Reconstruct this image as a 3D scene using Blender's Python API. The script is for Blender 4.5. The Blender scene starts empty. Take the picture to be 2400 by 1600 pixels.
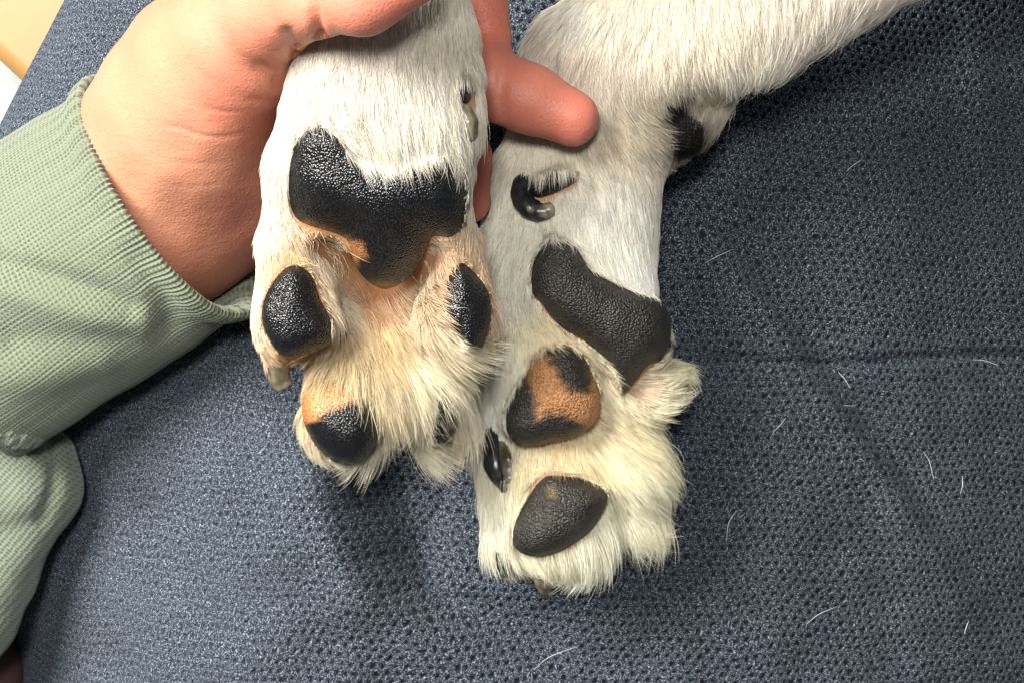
import bpy, math, random
import numpy as np
from mathutils import Vector, kdtree

# ------------------------------------------------------------------ camera, world, light, exposure
SC = bpy.context.scene
COL = SC.collection
D = 500.0                                   # camera height above the cloth, mm
cam_d = bpy.data.cameras.new('Camera')
cam = bpy.data.objects.new('Camera', cam_d)
COL.objects.link(cam)
cam.location = (0, 0, D * 0.001)
cam_d.sensor_width = 36.0
cam_d.lens = 36.0 * D / 240.0
cam_d.clip_start = 0.01
cam_d.clip_end = 20
SC.camera = cam

world = bpy.data.worlds.new('World')
SC.world = world
world.use_nodes = True
bg = world.node_tree.nodes['Background']
bg.inputs[0].default_value = (0.90, 0.95, 1.0, 1)
bg.inputs[1].default_value = 0.085

def area(name, loc, target, sx, sy, power, color):
    l = bpy.data.lights.new(name, 'AREA')
    l.shape = 'RECTANGLE'
    l.size, l.size_y = sx, sy
    l.energy = power
    l.color = color
    o = bpy.data.objects.new(name, l)
    COL.objects.link(o)
    o.location = loc
    d = Vector(target) - Vector(loc)
    o.rotation_euler = d.to_track_quat('-Z', 'Y').to_euler()
    return o
area('window_light', (-0.44, 0.31, 0.66), (-0.01, -0.02, 0.02), 0.42, 0.38, 14.5, (1.0, 0.975, 0.92))
area('room_light', (-0.03, 0.16, 1.0), (0, 0, 0.02), 0.14, 0.12, 4.2, (1.0, 0.98, 0.95))

SC.view_settings.view_transform = 'Standard'
SC.view_settings.look = 'None'
SC.view_settings.exposure = 0.62
SC.view_settings.gamma = 1.0
SC.view_settings.use_curve_mapping = False
SC.render.engine = 'CYCLES'
SC.cycles.max_bounces = 5
SC.cycles.diffuse_bounces = 3
SC.cycles.transmission_bounces = 4
SC.cycles.use_denoising = True

# ------------------------------------------------------------------ helpers
rng = np.random.default_rng(7)
MM = 0.001

def W(px, py, z):
    """photograph position (2400 x 1600) at height z (mm) -> world mm"""
    px = np.asarray(px, float); py = np.asarray(py, float); z = np.asarray(z, float)
    s = (D - z) / D
    return np.stack(np.broadcast_arrays((px - 1200) * .1 * s, -(py - 800) * .1 * s, z), -1)

def PX(p):
    s = .1 * (D - p[..., 2]) / D
    return np.stack([1200 + p[..., 0] / s, 800 - p[..., 1] / s], -1)

def sstep(a, b, x):
    t = np.clip((x - a) / (b - a), 0, 1)
    return t * t * (3 - 2 * t)

def snoise(p, wavelength, seed, n=14):
    """smooth noise about -1..1 from random waves"""
    r = np.random.default_rng(seed)
    k = r.normal(size=(n, p.shape[-1]))
    k /= np.linalg.norm(k, axis=1)[:, None]
    k *= (2 * math.pi / wavelength) * r.uniform(.6, 1.6, n)[:, None]
    ph = r.uniform(0, 6.283, n)
    out = np.zeros(p.shape[:-1])
    for i in range(n):
        out += np.sin(p @ k[i] + ph[i])
    return out / math.sqrt(n / 2) * .6

def mesh_obj(name, v, f, mat, parent=None, smooth=True, cols=None, uvs=None):
    me = bpy.data.meshes.new(name)
    v = np.asarray(v, np.float64) * MM
    f = np.asarray(f)
    nv, nf, k = len(v), len(f), f.shape[1]
    me.vertices.add(nv)
    me.vertices.foreach_set('co', v.astype(np.float32).ravel())
    me.loops.add(nf * k)
    me.loops.foreach_set('vertex_index', f.astype(np.int32).ravel())
    me.polygons.add(nf)
    me.polygons.foreach_set('loop_start', np.arange(0, nf * k, k, dtype=np.int32))
    me.update(calc_edges=True)
    me.validate()
    if smooth:
        me.polygons.foreach_set('use_smooth', np.ones(len(me.polygons), bool))
    for an, c in (cols or {}).items():
        if np.ndim(c) == 2:
            a = me.attributes.new(an, 'FLOAT_COLOR', 'POINT')
            cc = np.ones((nv, 4), np.float32); cc[:, :3] = c
            a.data.foreach_set('color', cc.ravel())
        else:
            a = me.attributes.new(an, 'FLOAT', 'POINT')
            a.data.foreach_set('value', np.asarray(c, np.float32))
    if uvs is not None:
        a = me.attributes.new('rest', 'FLOAT_VECTOR', 'POINT')
        u3 = np.zeros((nv, 3), np.float32); u3[:, :2] = uvs
        a.data.foreach_set('vector', u3.ravel())
    me.materials.append(mat)
    o = bpy.data.objects.new(name, me)
    COL.objects.link(o)
    if parent is not None:
        o.parent = parent
    return o

def tag(o, label=None, cat=None, group=None, kind=None):
    if label: o['label'] = label
    if cat: o['category'] = cat
    if group: o['group'] = group
    if kind: o['kind'] = kind
    return o

def empty(name, loc_mm=(0, 0, 0)):
    o = bpy.data.objects.new(name, None)
    COL.objects.link(o)
    o.empty_display_size = .01
    return o

def spline(pts, n, closed=False):
    """Catmull-Rom through pts, resampled evenly"""
    P = np.asarray(pts, float)
    m = len(P)
    out = []
    seg = m if closed else m - 1
    for i in range(seg):
        if closed:
            p0, p1, p2, p3 = P[(i - 1) % m], P[i], P[(i + 1) % m], P[(i + 2) % m]
        else:
            p1, p2 = P[i], P[i + 1]
            p0 = P[i - 1] if i > 0 else 2 * p1 - p2
            p3 = P[i + 2] if i + 2 < m else 2 * p2 - p1
        t = np.linspace(0, 1, 16, endpoint=False)[:, None]
        out.append(.5 * ((2 * p1) + (p2 - p0) * t + (2 * p0 - 5 * p1 + 4 * p2 - p3) * t ** 2 + (3 * p1 - p0 - 3 * p2 + p3) * t ** 3))
    out.append((P[:1] if closed else P[-1:]))
    q = np.concatenate(out)
    d = np.concatenate([[0], np.cumsum(np.linalg.norm(np.diff(q, axis=0), axis=1))])
    s = np.linspace(0, d[-1], n, endpoint=not closed)
    return np.stack([np.interp(s, d, q[:, i]) for i in range(q.shape[1])], -1)

def poly_dist(p, poly):
    """signed distance (inside positive) of points p (n,2) to polygon poly (m,2)"""
    a = poly; b = np.roll(poly, -1, 0)
    best = np.full(len(p), 1e18)
    inside = np.zeros(len(p), bool)
    for i in range(len(a)):
        e = b[i] - a[i]; w = p - a[i]
        t = np.clip((w @ e) / (e @ e + 1e-12), 0, 1)
        q = w - t[:, None] * e
        best = np.minimum(best, (q * q).sum(1))
        c = ((a[i, 1] > p[:, 1]) != (b[i, 1] > p[:, 1]))
        if abs(e[1]) > 1e-12:
            inside ^= c & (p[:, 0] < e[0] * (p[:, 1] - a[i, 1]) / e[1] + a[i, 0])
    d = np.sqrt(best)
    return np.where(inside, d, -d)

def line_dist(p, line):
    best = np.full(len(p), 1e18)
    for i in range(len(line) - 1):
        a, b = line[i], line[i + 1]
        e = b - a; w = p - a
        t = np.clip((w @ e) / (e @ e + 1e-12), 0, 1)
        q = w - t[:, None] * e
        best = np.minimum(best, (q * q).sum(1))
    return np.sqrt(best)

def idw(p, ctrl, nval, power=3.0, soft=25.0):
    """inverse-distance blend of control values; ctrl rows: px, py, values..."""
    c = np.asarray(ctrl, float)
    w = np.empty((len(p), len(c)), np.float32)
    for i in range(len(c)):
        d2 = ((p - c[i, :2]) ** 2).sum(1) + soft * soft
        w[:, i] = d2 ** (-power / 2)
    w /= w.sum(1, keepdims=True)
    return w @ c[:, 2:2 + nval]

# ---- implicit solid: smooth union of tapered limbs, meshed with surface nets
PADTOPS = []
class Solid:
    def __init__(self, px0, px1, py0, py1, z0, z1, step):
        self.o = np.array([(px0 - 1200) * .1, -(py1 - 800) * .1, z0])
        hi = np.array([(px1 - 1200) * .1, -(py0 - 800) * .1, z1])
        self.h = step
        self.n = np.ceil((hi - self.o) / step).astype(int) + 1
        self.ax = [self.o[i] + np.arange(self.n[i]) * step for i in range(3)]
        self.X, self.Y, self.Z = [a.astype(np.float32) for a in np.meshgrid(*self.ax, indexing='ij', sparse=True)]
        self.f = np.full(self.n, 50.0, np.float32)
    def smin(self, d, k):
        if k <= 0:
            np.minimum(self.f, d, out=self.f); return
        h = np.maximum(k - np.abs(self.f - d), 0) / k
        self.f = np.minimum(self.f, d) - h * h * (k * .25)
    def smaxcut(self, d, k):
        h = np.maximum(k - np.abs(self.f + d), 0) / k
        self.f = np.maximum(self.f, -d) + h * h * (k * .25)
    def limb_d(self, a, b, flat=1.0):
        """a, b = (px, py, z, radius px)"""
        A = W(a[0], a[1], a[2]); B = W(b[0], b[1], b[2])
        ra = a[3] * .1 * (D - a[2]) / D; rb = b[3] * .1 * (D - b[2]) / D
        e = (B - A)
        px, py, pz = self.X - A[0], self.Y - A[1], self.Z - A[2]
        L = e @ e + 1e-9
        if flat != 1.0:
            L2 = e[0] ** 2 + e[1] ** 2 + 1e-9
            t = np.clip((px * e[0] + py * e[1]) / L2, 0, 1)
        else:
            t = np.clip((px * e[0] + py * e[1] + pz * e[2]) / L, 0, 1)
        dx = px - t * e[0]; dy = py - t * e[1]; dz = (pz - t * e[2]) * flat
        r = ra + (rb - ra) * t
        d = np.sqrt(dx * dx + dy * dy + dz * dz) - r
        return d / (flat if flat > 1.3 else 1.0) if False else d
    def limb(self, a, b, k=6.0, flat=1.0):
        self.smin(self.limb_d(a, b, flat).astype(np.float32), k)
    def chain(self, pts, k=6.0, flat=1.0):
        d = None
        for a, b in zip(pts[:-1], pts[1:]):
            e = self.limb_d(a, b, flat).astype(np.float32)
            if d is None: d = e
            else:
                kk = 3.0
                h = np.maximum(kk - np.abs(d - e), 0) / kk
                d = np.minimum(d, e) - h * h * (kk * .25)
        self.smin(d, k)
    def cut(self, a, b, k=4.0):
        self.smaxcut(self.limb_d(a, b).astype(np.float32), k)
    def top(self, xy):
        """highest surface z at world xy (mm)"""
        if not hasattr(self, '_top'):
            ins = self.f < 0
            nz = self.n[2]
            idx = nz - 1 - np.argmax(ins[:, :, ::-1], axis=2)
            has = ins.any(2)
            i0 = np.clip(idx, 0, nz - 2)
            I, J = np.meshgrid(np.arange(self.n[0]), np.arange(self.n[1]), indexing='ij')
            v0 = self.f[I, J, i0]; v1 = self.f[I, J, i0 + 1]
            t = np.clip(v0 / (v0 - v1 + 1e-9), 0, 1)
            self._top = np.where(has, self.o[2] + (i0 + t) * self.h, np.nan)
        g = (xy - self.o[:2]) / self.h
        i = np.clip(np.round(g).astype(int), 0, self.n[:2] - 1)
        return self._top[i[:, 0], i[:, 1]]
    def mesh(self, smooth=3):
        f = self.f
        n = self.n
        s = f < 0
        c = np.zeros(n - 1, np.int8)
        for dx in (0, 1):
            for dy in (0, 1):
                for dz in (0, 1):
                    c += s[dx:n[0] - 1 + dx, dy:n[1] - 1 + dy, dz:n[2] - 1 + dz]
        act = np.argwhere((c > 0) & (c < 8))
        idm = np.full(n - 1, -1, np.int64)
        idm[act[:, 0], act[:, 1], act[:, 2]] = np.arange(len(act))
        acc = np.zeros((len(act), 3)); cnt = np.zeros(len(act))
        cor = [(x, y, z) for x in (0, 1) for y in (0, 1) for z in (0, 1)]
        for ai, a in enumerate(cor):
            for b in cor[ai + 1:]:
                if sum(abs(a[i] - b[i]) for i in range(3)) != 1: continue
                va = f[act[:, 0] + a[0], act[:, 1] + a[1], act[:, 2] + a[2]]
                vb = f[act[:, 0] + b[0], act[:, 1] + b[1], act[:, 2] + b[2]]
                m = (va < 0) != (vb < 0)
                t = np.where(m, va / np.where(m, va - vb, 1), 0)
                p = np.array(a) + t[:, None] * (np.array(b) - np.array(a))
                acc[m] += p[m]; cnt[m] += 1
        v = self.o + (act + acc / cnt[:, None]) * self.h
        faces = []
        for axis in range(3):
            sl0 = [slice(None)] * 3; sl1 = [slice(None)] * 3
            sl0[axis] = slice(0, n[axis] - 1); sl1[axis] = slice(1, n[axis])
            a = s[tuple(sl0)]; b = s[tuple(sl1)]
            e = np.argwhere(a != b)
            u, w = [(1, 2), (2, 0), (0, 1)][axis]
            ok = (e[:, u] > 0) & (e[:, w] > 0) & (e[:, u] < n[u] - 1) & (e[:, w] < n[w] - 1)
            e = e[ok]
            sg = a[e[:, 0], e[:, 1], e[:, 2]]
            def cell(du, dw):
                q = e.copy(); q[:, u] += du; q[:, w] += dw
                return idm[q[:, 0], q[:, 1], q[:, 2]]
            q = np.stack([cell(-1, -1), cell(0, -1), cell(0, 0), cell(-1, 0)], 1)
            q[~sg] = q[~sg][:, ::-1]
            faces.append(q)
        F = np.concatenate(faces)
        F = F[(F >= 0).all(1)]
        return relax(v, F, smooth), F

def relax(v, F, it):
    e = np.concatenate([F[:, [i, (i + 1) % 4]] for i in range(4)])
    for _ in range(it):
        acc = np.zeros_like(v); cnt = np.zeros(len(v))
        for a, b in ((0, 1), (1, 0)):
            for k in range(3):
                acc[:, k] += np.bincount(e[:, a], v[e[:, b], k], len(v))
            cnt += np.bincount(e[:, a], minlength=len(v))
        v = v * .5 + .5 * acc / np.maximum(cnt, 1)[:, None]
    return v

def vnormals(v, F):
    nf = np.cross(v[F[:, 2]] - v[F[:, 0]], v[F[:, 3]] - v[F[:, 1]]) if F.shape[1] == 4 else np.cross(v[F[:, 1]] - v[F[:, 0]], v[F[:, 2]] - v[F[:, 0]])
    n = np.zeros_like(v)
    for i in range(F.shape[1]):
        for k in range(3):
            n[:, k] += np.bincount(F[:, i], nf[:, k], len(v))
    return n / (np.linalg.norm(n, axis=1, keepdims=True) + 1e-12)

def tube(path, radii, nseg=24, squash=None, cap=True):
    """swept tube through path (n,3 mm) with radii (n) -> verts, quads; squash (n,) scales the z-ish axis"""
    n = len(path)
    t = np.gradient(path, axis=0); t /= np.linalg.norm(t, axis=1)[:, None]
    up = np.array([0, 0, 1.0])
    v = []
    for i in range(n):
        s = np.cross(up, t[i])
        if np.linalg.norm(s) < .05: s = np.array([1.0, 0, 0])
        s /= np.linalg.norm(s)
        u = np.cross(t[i], s)
        a = np.linspace(0, 2 * math.pi, nseg, endpoint=False)
        q = 1.0 if squash is None else squash[i]
        v.append(path[i] + radii[i] * (np.cos(a)[:, None] * s + q * np.sin(a)[:, None] * u))
    f = []
    for i in range(n - 1):
        for j in range(nseg):
            k = (j + 1) % nseg
            f.append((i * nseg + j, i * nseg + k, (i + 1) * nseg + k, (i + 1) * nseg + j))
    v = np.concatenate(v)
    return v, np.array(f)

# ------------------------------------------------------------------ materials
def new_mat(name):
    m = bpy.data.materials.new(name)
    m.use_nodes = True
    nt = m.node_tree
    b = nt.nodes['Principled BSDF']
    return m, nt, b
def N(nt, t, **kw):
    n = nt.nodes.new(t)
    for k, v in kw.items(): setattr(n, k, v)
    return n
def attr(nt, name):
    n = N(nt, 'ShaderNodeAttribute'); n.attribute_name = name
    return n
def mixc(nt, fac, a, b, blend='MIX'):
    m = N(nt, 'ShaderNodeMix', data_type='RGBA', blend_type=blend)
    for s, v in (('Factor', fac), ('A', a), ('B', b)):
        idx = {'Factor': 0, 'A': 6, 'B': 7}[s]
        if hasattr(v, 'is_output'): nt.links.new(v, m.inputs[idx])
        else: m.inputs[idx].default_value = v
    return m.outputs[2]
def ramp(nt, fac, stops):
    r = N(nt, 'ShaderNodeValToRGB')
    el = r.color_ramp.elements
    while len(el) < len(stops): el.new(.5)
    for e, (p, c) in zip(el, stops):
        e.position = p; e.color = c if len(c) == 4 else (*c, 1)
    nt.links.new(fac, r.inputs[0])
    return r.outputs[0]
def noise(nt, vec, scale, detail=2, rough=.5):
    n = N(nt, 'ShaderNodeTexNoise')
    n.inputs['Scale'].default_value = scale
    n.inputs['Detail'].default_value = detail
    n.inputs['Roughness'].default_value = rough
    if vec is not None: nt.links.new(vec, n.inputs['Vector'])
    return n
def mapping(nt, vec, rot=(0, 0, 0), scale=(1, 1, 1)):
    m = N(nt, 'ShaderNodeMapping')
    m.inputs['Rotation'].default_value = rot
    m.inputs['Scale'].default_value = scale
    nt.links.new(vec, m.inputs['Vector'])
    return m.outputs[0]
def bump(nt, b, height, strength, dist, prev=None):
    n = N(nt, 'ShaderNodeBump')
    n.inputs['Strength'].default_value = strength
    n.inputs['Distance'].default_value = dist
    nt.links.new(height, n.inputs['Height'])
    if prev is not None: nt.links.new(prev, n.inputs['Normal'])
    nt.links.new(n.outputs[0], b.inputs['Normal'])
    return n.outputs[0]

def mat_fabric():
    m, nt, b = new_mat('navy_knit')
    r = attr(nt, 'rest').outputs['Vector']
    v1 = mapping(nt, r, rot=(0, 0, math.radians(35)), scale=(3.4, 1.7, 1))
    n1 = noise(nt, v1, 1.0, 3, .62)
    v2 = mapping(nt, r, rot=(0, 0, math.radians(-20)), scale=(1.6, 3.0, 1))
    n2 = noise(nt, v2, 1.3, 2, .6)
    fl = N(nt, 'ShaderNodeMath', operation='MULTIPLY'); nt.links.new(n1.outputs[0], fl.inputs[0]); nt.links.new(n2.outputs[0], fl.inputs[1])
    c = ramp(nt, fl.outputs[0], [(.17, (.007, .0085, .012)), (.235, (.025, .032, .046)), (.285, (.077, .095, .123)), (.36, (.36, .42, .48))])
    hole = attr(nt, 'hole').outputs['Fac']
    c2 = mixc(nt, hole, c, (.012, .014, .024, 1))
    big = noise(nt, r, .05, 2)
    c3 = mixc(nt, big.outputs[0], c2, c2)
    nt.links.new(c2, b.inputs['Base Color'])
    b.inputs['Roughness'].default_value = .85
    b.inputs['Specular IOR Level'].default_value = .25
    b.inputs['Sheen Weight'].default_value = .06
    b.inputs['Sheen Roughness'].default_value = .4
    b.inputs['Sheen Tint'].default_value = (.75, .86, 1, 1)
    bump(nt, b, fl.outputs[0], .9, .0006)
    return m

def mat_cuff(name, base, dark, light, pale_attr=True):
    m, nt, b = new_mat(name)
    r = attr(nt, 'rest').outputs['Vector']       # u around (mm), v along (mm)
    sep = N(nt, 'ShaderNodeSeparateXYZ'); nt.links.new(r, sep.inputs[0])
    def wave(inp, per, ph=0.0):
        a = N(nt, 'ShaderNodeMath', operation='MULTIPLY'); nt.links.new(inp, a.inputs[0]); a.inputs[1].default_value = 2 * math.pi / per
        s = N(nt, 'ShaderNodeMath', operation='COSINE'); nt.links.new(a.outputs[0], s.inputs[0])
        return s.outputs[0]
    nz = noise(nt, r, .8, 2)
    # V-shaped stitches: rows shift with the column
    cu = wave(sep.outputs[0], .92)
    ab = N(nt, 'ShaderNodeMath', operation='MULTIPLY'); nt.links.new(cu, ab.inputs[0]); ab.inputs[1].default_value = .14
    vv = N(nt, 'ShaderNodeMath', operation='ADD'); nt.links.new(sep.outputs[1], vv.inputs[0]); nt.links.new(ab.outputs[0], vv.inputs[1])
    v2 = N(nt, 'ShaderNodeMath', operation='ADD'); nt.links.new(vv.outputs[0], v2.inputs[0]); nt.links.new(nz.outputs[0], v2.inputs[1])
    cv = wave(v2.outputs[0], 1.0)
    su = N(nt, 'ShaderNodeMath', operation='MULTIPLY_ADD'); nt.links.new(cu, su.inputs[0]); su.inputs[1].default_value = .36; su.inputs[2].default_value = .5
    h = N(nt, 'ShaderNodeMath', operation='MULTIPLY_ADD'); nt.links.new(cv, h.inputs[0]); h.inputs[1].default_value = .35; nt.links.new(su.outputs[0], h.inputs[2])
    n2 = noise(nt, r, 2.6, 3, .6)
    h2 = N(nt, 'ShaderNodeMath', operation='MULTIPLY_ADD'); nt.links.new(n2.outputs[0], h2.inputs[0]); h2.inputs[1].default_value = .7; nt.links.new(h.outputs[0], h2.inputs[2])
    c = ramp(nt, h2.outputs[0], [(.05, dark), (.5, base), (1.0, light)])  # groove shade painted in: colour darkens with stitch depth
    big = noise(nt, r, .06, 3)
    cc = mixc(nt, ramp(nt, big.outputs[0], [(.35, (0, 0, 0)), (.7, (.5, .5, .5))]), c, (.17, .19, .125, 1))
    nt.links.new(cc, b.inputs['Base Color'])
    b.inputs['Roughness'].default_value = .9
    b.inputs['Specular IOR Level'].default_value = .2
    b.inputs['Sheen Weight'].default_value = .3
    b.inputs['Sheen Roughness'].default_value = .5
    bump(nt, b, h2.outputs[0], .38, .0005)
    return m

def mat_skin():
    m, nt, b = new_mat('human_skin')
    c = attr(nt, 'Col').outputs['Color']
    tc = N(nt, 'ShaderNodeTexCoord')
    n = noise(nt, tc.outputs['Object'], 90, 5, .65)
    mott = mixc(nt, ramp(nt, n.outputs[0], [(.35, (0, 0, 0)), (.75, (.55, .55, .55))]), c, (.56, .185, .115, 1))
    nt.links.new(mott, b.inputs['Base Color'])
    b.inputs['Roughness'].default_value = .48
    b.inputs['Specular IOR Level'].default_value = .35
    b.inputs['Subsurface Weight'].default_value = .35
    b.inputs['Subsurface Radius'].default_value = (1, .35, .18)
    b.inputs['Subsurface Scale'].default_value = .004
    v = N(nt, 'ShaderNodeTexVoronoi'); v.feature = 'DISTANCE_TO_EDGE'; v.inputs['Scale'].default_value = 1100
    nt.links.new(tc.outputs['Object'], v.inputs['Vector'])
    n2 = noise(nt, tc.outputs['Object'], 500, 3)
    wr = noise(nt, mapping(nt, tc.outputs['Object'], rot=(0, 0, math.radians(10)), scale=(.16, 1, .5)), 700, 3, .6)
    p = bump(nt, b, v.outputs['Distance'], .35, .0004)
    p = bump(nt, b, wr.outputs[0], .14, .0007, p)
    bump(nt, b, n2.outputs[0], .25, .0006, p)
    return m

def mat_dogskin():
    m, nt, b = new_mat('dog_skin')
    c = attr(nt, 'Col').outputs['Color']
    nt.links.new(c, b.inputs['Base Color'])
    b.inputs['Roughness'].default_value = .6
    b.inputs['Subsurface Weight'].default_value = .2
    b.inputs['Subsurface Radius'].default_value = (1, .4, .2)
    b.inputs['Subsurface Scale'].default_value = .003
    tc = N(nt, 'ShaderNodeTexCoord')
    n2 = noise(nt, tc.outputs['Object'], 900, 3)
    bump(nt, b, n2.outputs[0], .5, .0005)
    return m

def mat_pad(name, gloss, rough, scale, bstr):
    m, nt, b = new_mat(name)
    c = attr(nt, 'Col').outputs['Color']
    tc = N(nt, 'ShaderNodeTexCoord')
    w = noise(nt, tc.outputs['Object'], 300, 2)
    wv = N(nt, 'ShaderNodeVectorMath', operation='MULTIPLY_ADD')
    nt.links.new(w.outputs['Color'], wv.inputs[0]); wv.inputs[1].default_value = (.00015,) * 3
    nt.links.new(tc.outputs['Object'], wv.inputs[2])
    v = N(nt, 'ShaderNodeTexVoronoi'); v.feature = 'SMOOTH_F1'; v.inputs['Smoothness'].default_value = .35; v.inputs['Scale'].default_value = scale
    nt.links.new(wv.outputs[0], v.inputs['Vector'])
    inv = N(nt, 'ShaderNodeMath', operation='SUBTRACT'); inv.inputs[0].default_value = 1; nt.links.new(v.outputs['Distance'], inv.inputs[1])
    n2 = noise(nt, tc.outputs['Object'], 160, 4, .6)
    dust = ramp(nt, n2.outputs[0], [(.42, (0, 0, 0)), (.72, (1, 1, 1))])
    dm = N(nt, 'ShaderNodeMath', operation='MULTIPLY'); nt.links.new(dust, dm.inputs[0]); dm.inputs[1].default_value = .10 if gloss < .5 else .03
    cc = mixc(nt, dm.outputs[0], c, (.22, .19, .14, 1))
    tint = ramp(nt, inv.outputs[0], [(.35, (.58, .58, .58)), (.75, (1.15, 1.15, 1.15))])  # shade in the crevices between pebbles, put into the colour
    cc = mixc(nt, 1.0, cc, tint, 'MULTIPLY')
    nt.links.new(cc, b.inputs['Base Color'])
    b.inputs['Roughness'].default_value = rough
    b.inputs['Specular IOR Level'].default_value = gloss
    b.inputs['Subsurface Weight'].default_value = .05
    b.inputs['Subsurface Scale'].default_value = .002
    n3 = noise(nt, tc.outputs['Object'], 2600, 2)
    p = bump(nt, b, inv.outputs[0], bstr, .0005)
    bump(nt, b, n3.outputs[0], .25, .0002, p)
    return m

def mat_claw(name, c0, c1, trans):
    m, nt, b = new_mat(name)
    tc = N(nt, 'ShaderNodeTexCoord')
    n = noise(nt, mapping(nt, tc.outputs['Object'], scale=(1, .35, 1)), 420, 4, .65)
    c = ramp(nt, n.outputs[0], [(.35, c0), (.68, c1)])
    a = attr(nt, 'tip').outputs['Fac']
    c = mixc(nt, a, c, (.42, .36, .24, 1))
    nt.links.new(c, b.inputs['Base Color'])
    b.inputs['Roughness'].default_value = .28
    b.inputs['Transmission Weight'].default_value = trans
    b.inputs['Subsurface Weight'].default_value = .1
    b.inputs['Subsurface Scale'].default_value = .002
    bump(nt, b, n.outputs[0], .4, .0004)
    return m

def mat_fur():
    m = bpy.data.materials.new('dog_fur')
    m.use_nodes = True
    nt = m.node_tree
    nt.nodes.remove(nt.nodes['Principled BSDF'])
    out = nt.nodes['Material Output']
    c = attr(nt, 'Col').outputs['Color']
    b = N(nt, 'ShaderNodeBsdfPrincipled')
    nt.links.new(c, b.inputs['Base Color'])
    b.inputs['Roughness'].default_value = .42
    b.inputs['Specular IOR Level'].default_value = .45
    t = N(nt, 'ShaderNodeBsdfTranslucent')
    nt.links.new(c, t.inputs['Color'])
    mx = N(nt, 'ShaderNodeMixShader')
    mx.inputs[0].default_value = .22
    nt.links.new(b.outputs[0], mx.inputs[1]); nt.links.new(t.outputs[0], mx.inputs[2])
    nt.links.new(mx.outputs[0], out.inputs['Surface'])
    return m

def mat_plain(name, color, rough=.7, nscale=0, c2=None, stretch=(1, 1, 1), bstr=0):
    m, nt, b = new_mat(name)
    b.inputs['Roughness'].default_value = rough
    b.inputs['Base Color'].default_value = (*color, 1)
    if nscale:
        tc = N(nt, 'ShaderNodeTexCoord')
        n = noise(nt, mapping(nt, tc.outputs['Object'], rot=(0, 0, math.radians(40)), scale=stretch), nscale, 4, .6)
        nt.links.new(ramp(nt, n.outputs[0], [(.3, color), (.7, c2)]), b.inputs['Base Color'])
        if bstr: bump(nt, b, n.outputs[0], bstr, .001)
    return m

M_fabric = mat_fabric()
M_cuff = mat_cuff('green_cuff_knit', (.100, .114, .074), (.040, .047, .030), (.185, .208, .145))
M_skin = mat_skin()
M_dog = mat_dogskin()
M_pad_gloss = mat_pad('pad_glossy', .6, .27, 2300, .55)
M_pad_matte = mat_pad('pad_matte', .42, .44, 2100, .85)
M_claw_dark = mat_claw('claw_dark', (.006, .007, .009), (.035, .036, .036), 0.0)
M_claw_pale = mat_claw('claw_pale', (.07, .06, .04), (.30, .26, .17), .35)
M_fur = mat_fur()
M_wood = mat_plain('light_wood', (.33, .165, .048), .5, 30, (.42, .225, .075), (1, .12, 1), .1)
M_floor = mat_plain('pale_floor', (.42, .47, .48), .8, 60, (.62, .64, .58))
M_maroon = mat_plain('maroon_cloth', (.07, .028, .028), .9, 900, (.10, .045, .042), (1, 1, 1), .4)

# ------------------------------------------------------------------ knit cloth
def fabric_height(u, v):
    """mm, from photograph-like coordinates at the cloth"""
    z = np.zeros_like(u)
    z += 17 * np.exp(-((u - 600) / 330) ** 2) * sstep(450, 950, v)         # thigh-like swell, lower left
    vc = np.array([800, 1000, 1100, 1200, 1300, 1380, 1450, 1550, 1700])
    uc = np.array([800, 830, 862, 884, 912, 962, 1060, 1220, 1480])
    c = np.interp(v, vc, uc)
    env = sstep(900, 1150, v) * (1 - sstep(1330, 1620, v) * .6)
    du = (u - c) / np.where(v > 1380, 1 + (v - 1380) / 160, 1)
    left = np.exp(-(np.minimum(du, 0) / 260) ** 2)
    wide = np.interp(v, [1000, 1150, 1300, 1400], [190, 170, 70, 20])
    right = np.exp(-np.maximum(du - wide, 0) / 120)
    st = sstep(-120, 85, du)
    z += env * ((1 - st) * 14 * left - st * 15 * right)
    # seam-like ridge, right
    a = np.array([1700., 540]); e = np.array([560., 710]); L = np.hypot(*e); e /= L
    s = (u - a[0]) * e[0] + (v - a[1]) * e[1]
    d = (u - a[0]) * e[1] - (v - a[1]) * e[0]
    en = sstep(-80, 160, s) * (1 - sstep(L - 200, L + 250, s))
    z += en * (4.6 * np.exp(-(np.minimum(d + 8, 0) / 120) ** 2) * (1 - sstep(-45, 42, d)) - 3.6 * np.exp(-np.maximum(d, 0) / 120) * sstep(-45, 42, d))
    z -= 58 * (np.maximum(0, u - 950) / 1450) ** 2
    # shelf: above y 845 the cloth turns away
    z += np.logaddexp(0, (845 - v) / 18) * 18 / 845 * 17 * sstep(1500, 1800, u)
    z -= 2.2 * np.exp(-((v - 846 - 10 * np.sin(u / 140)) / 16) ** 2) * sstep(1580, 1720, u) * .9
    p = np.stack([u, v], -1)
    z += 1.4 * snoise(p, 520, 3) + .5 * snoise(p, 190, 4)
    return z

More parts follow.
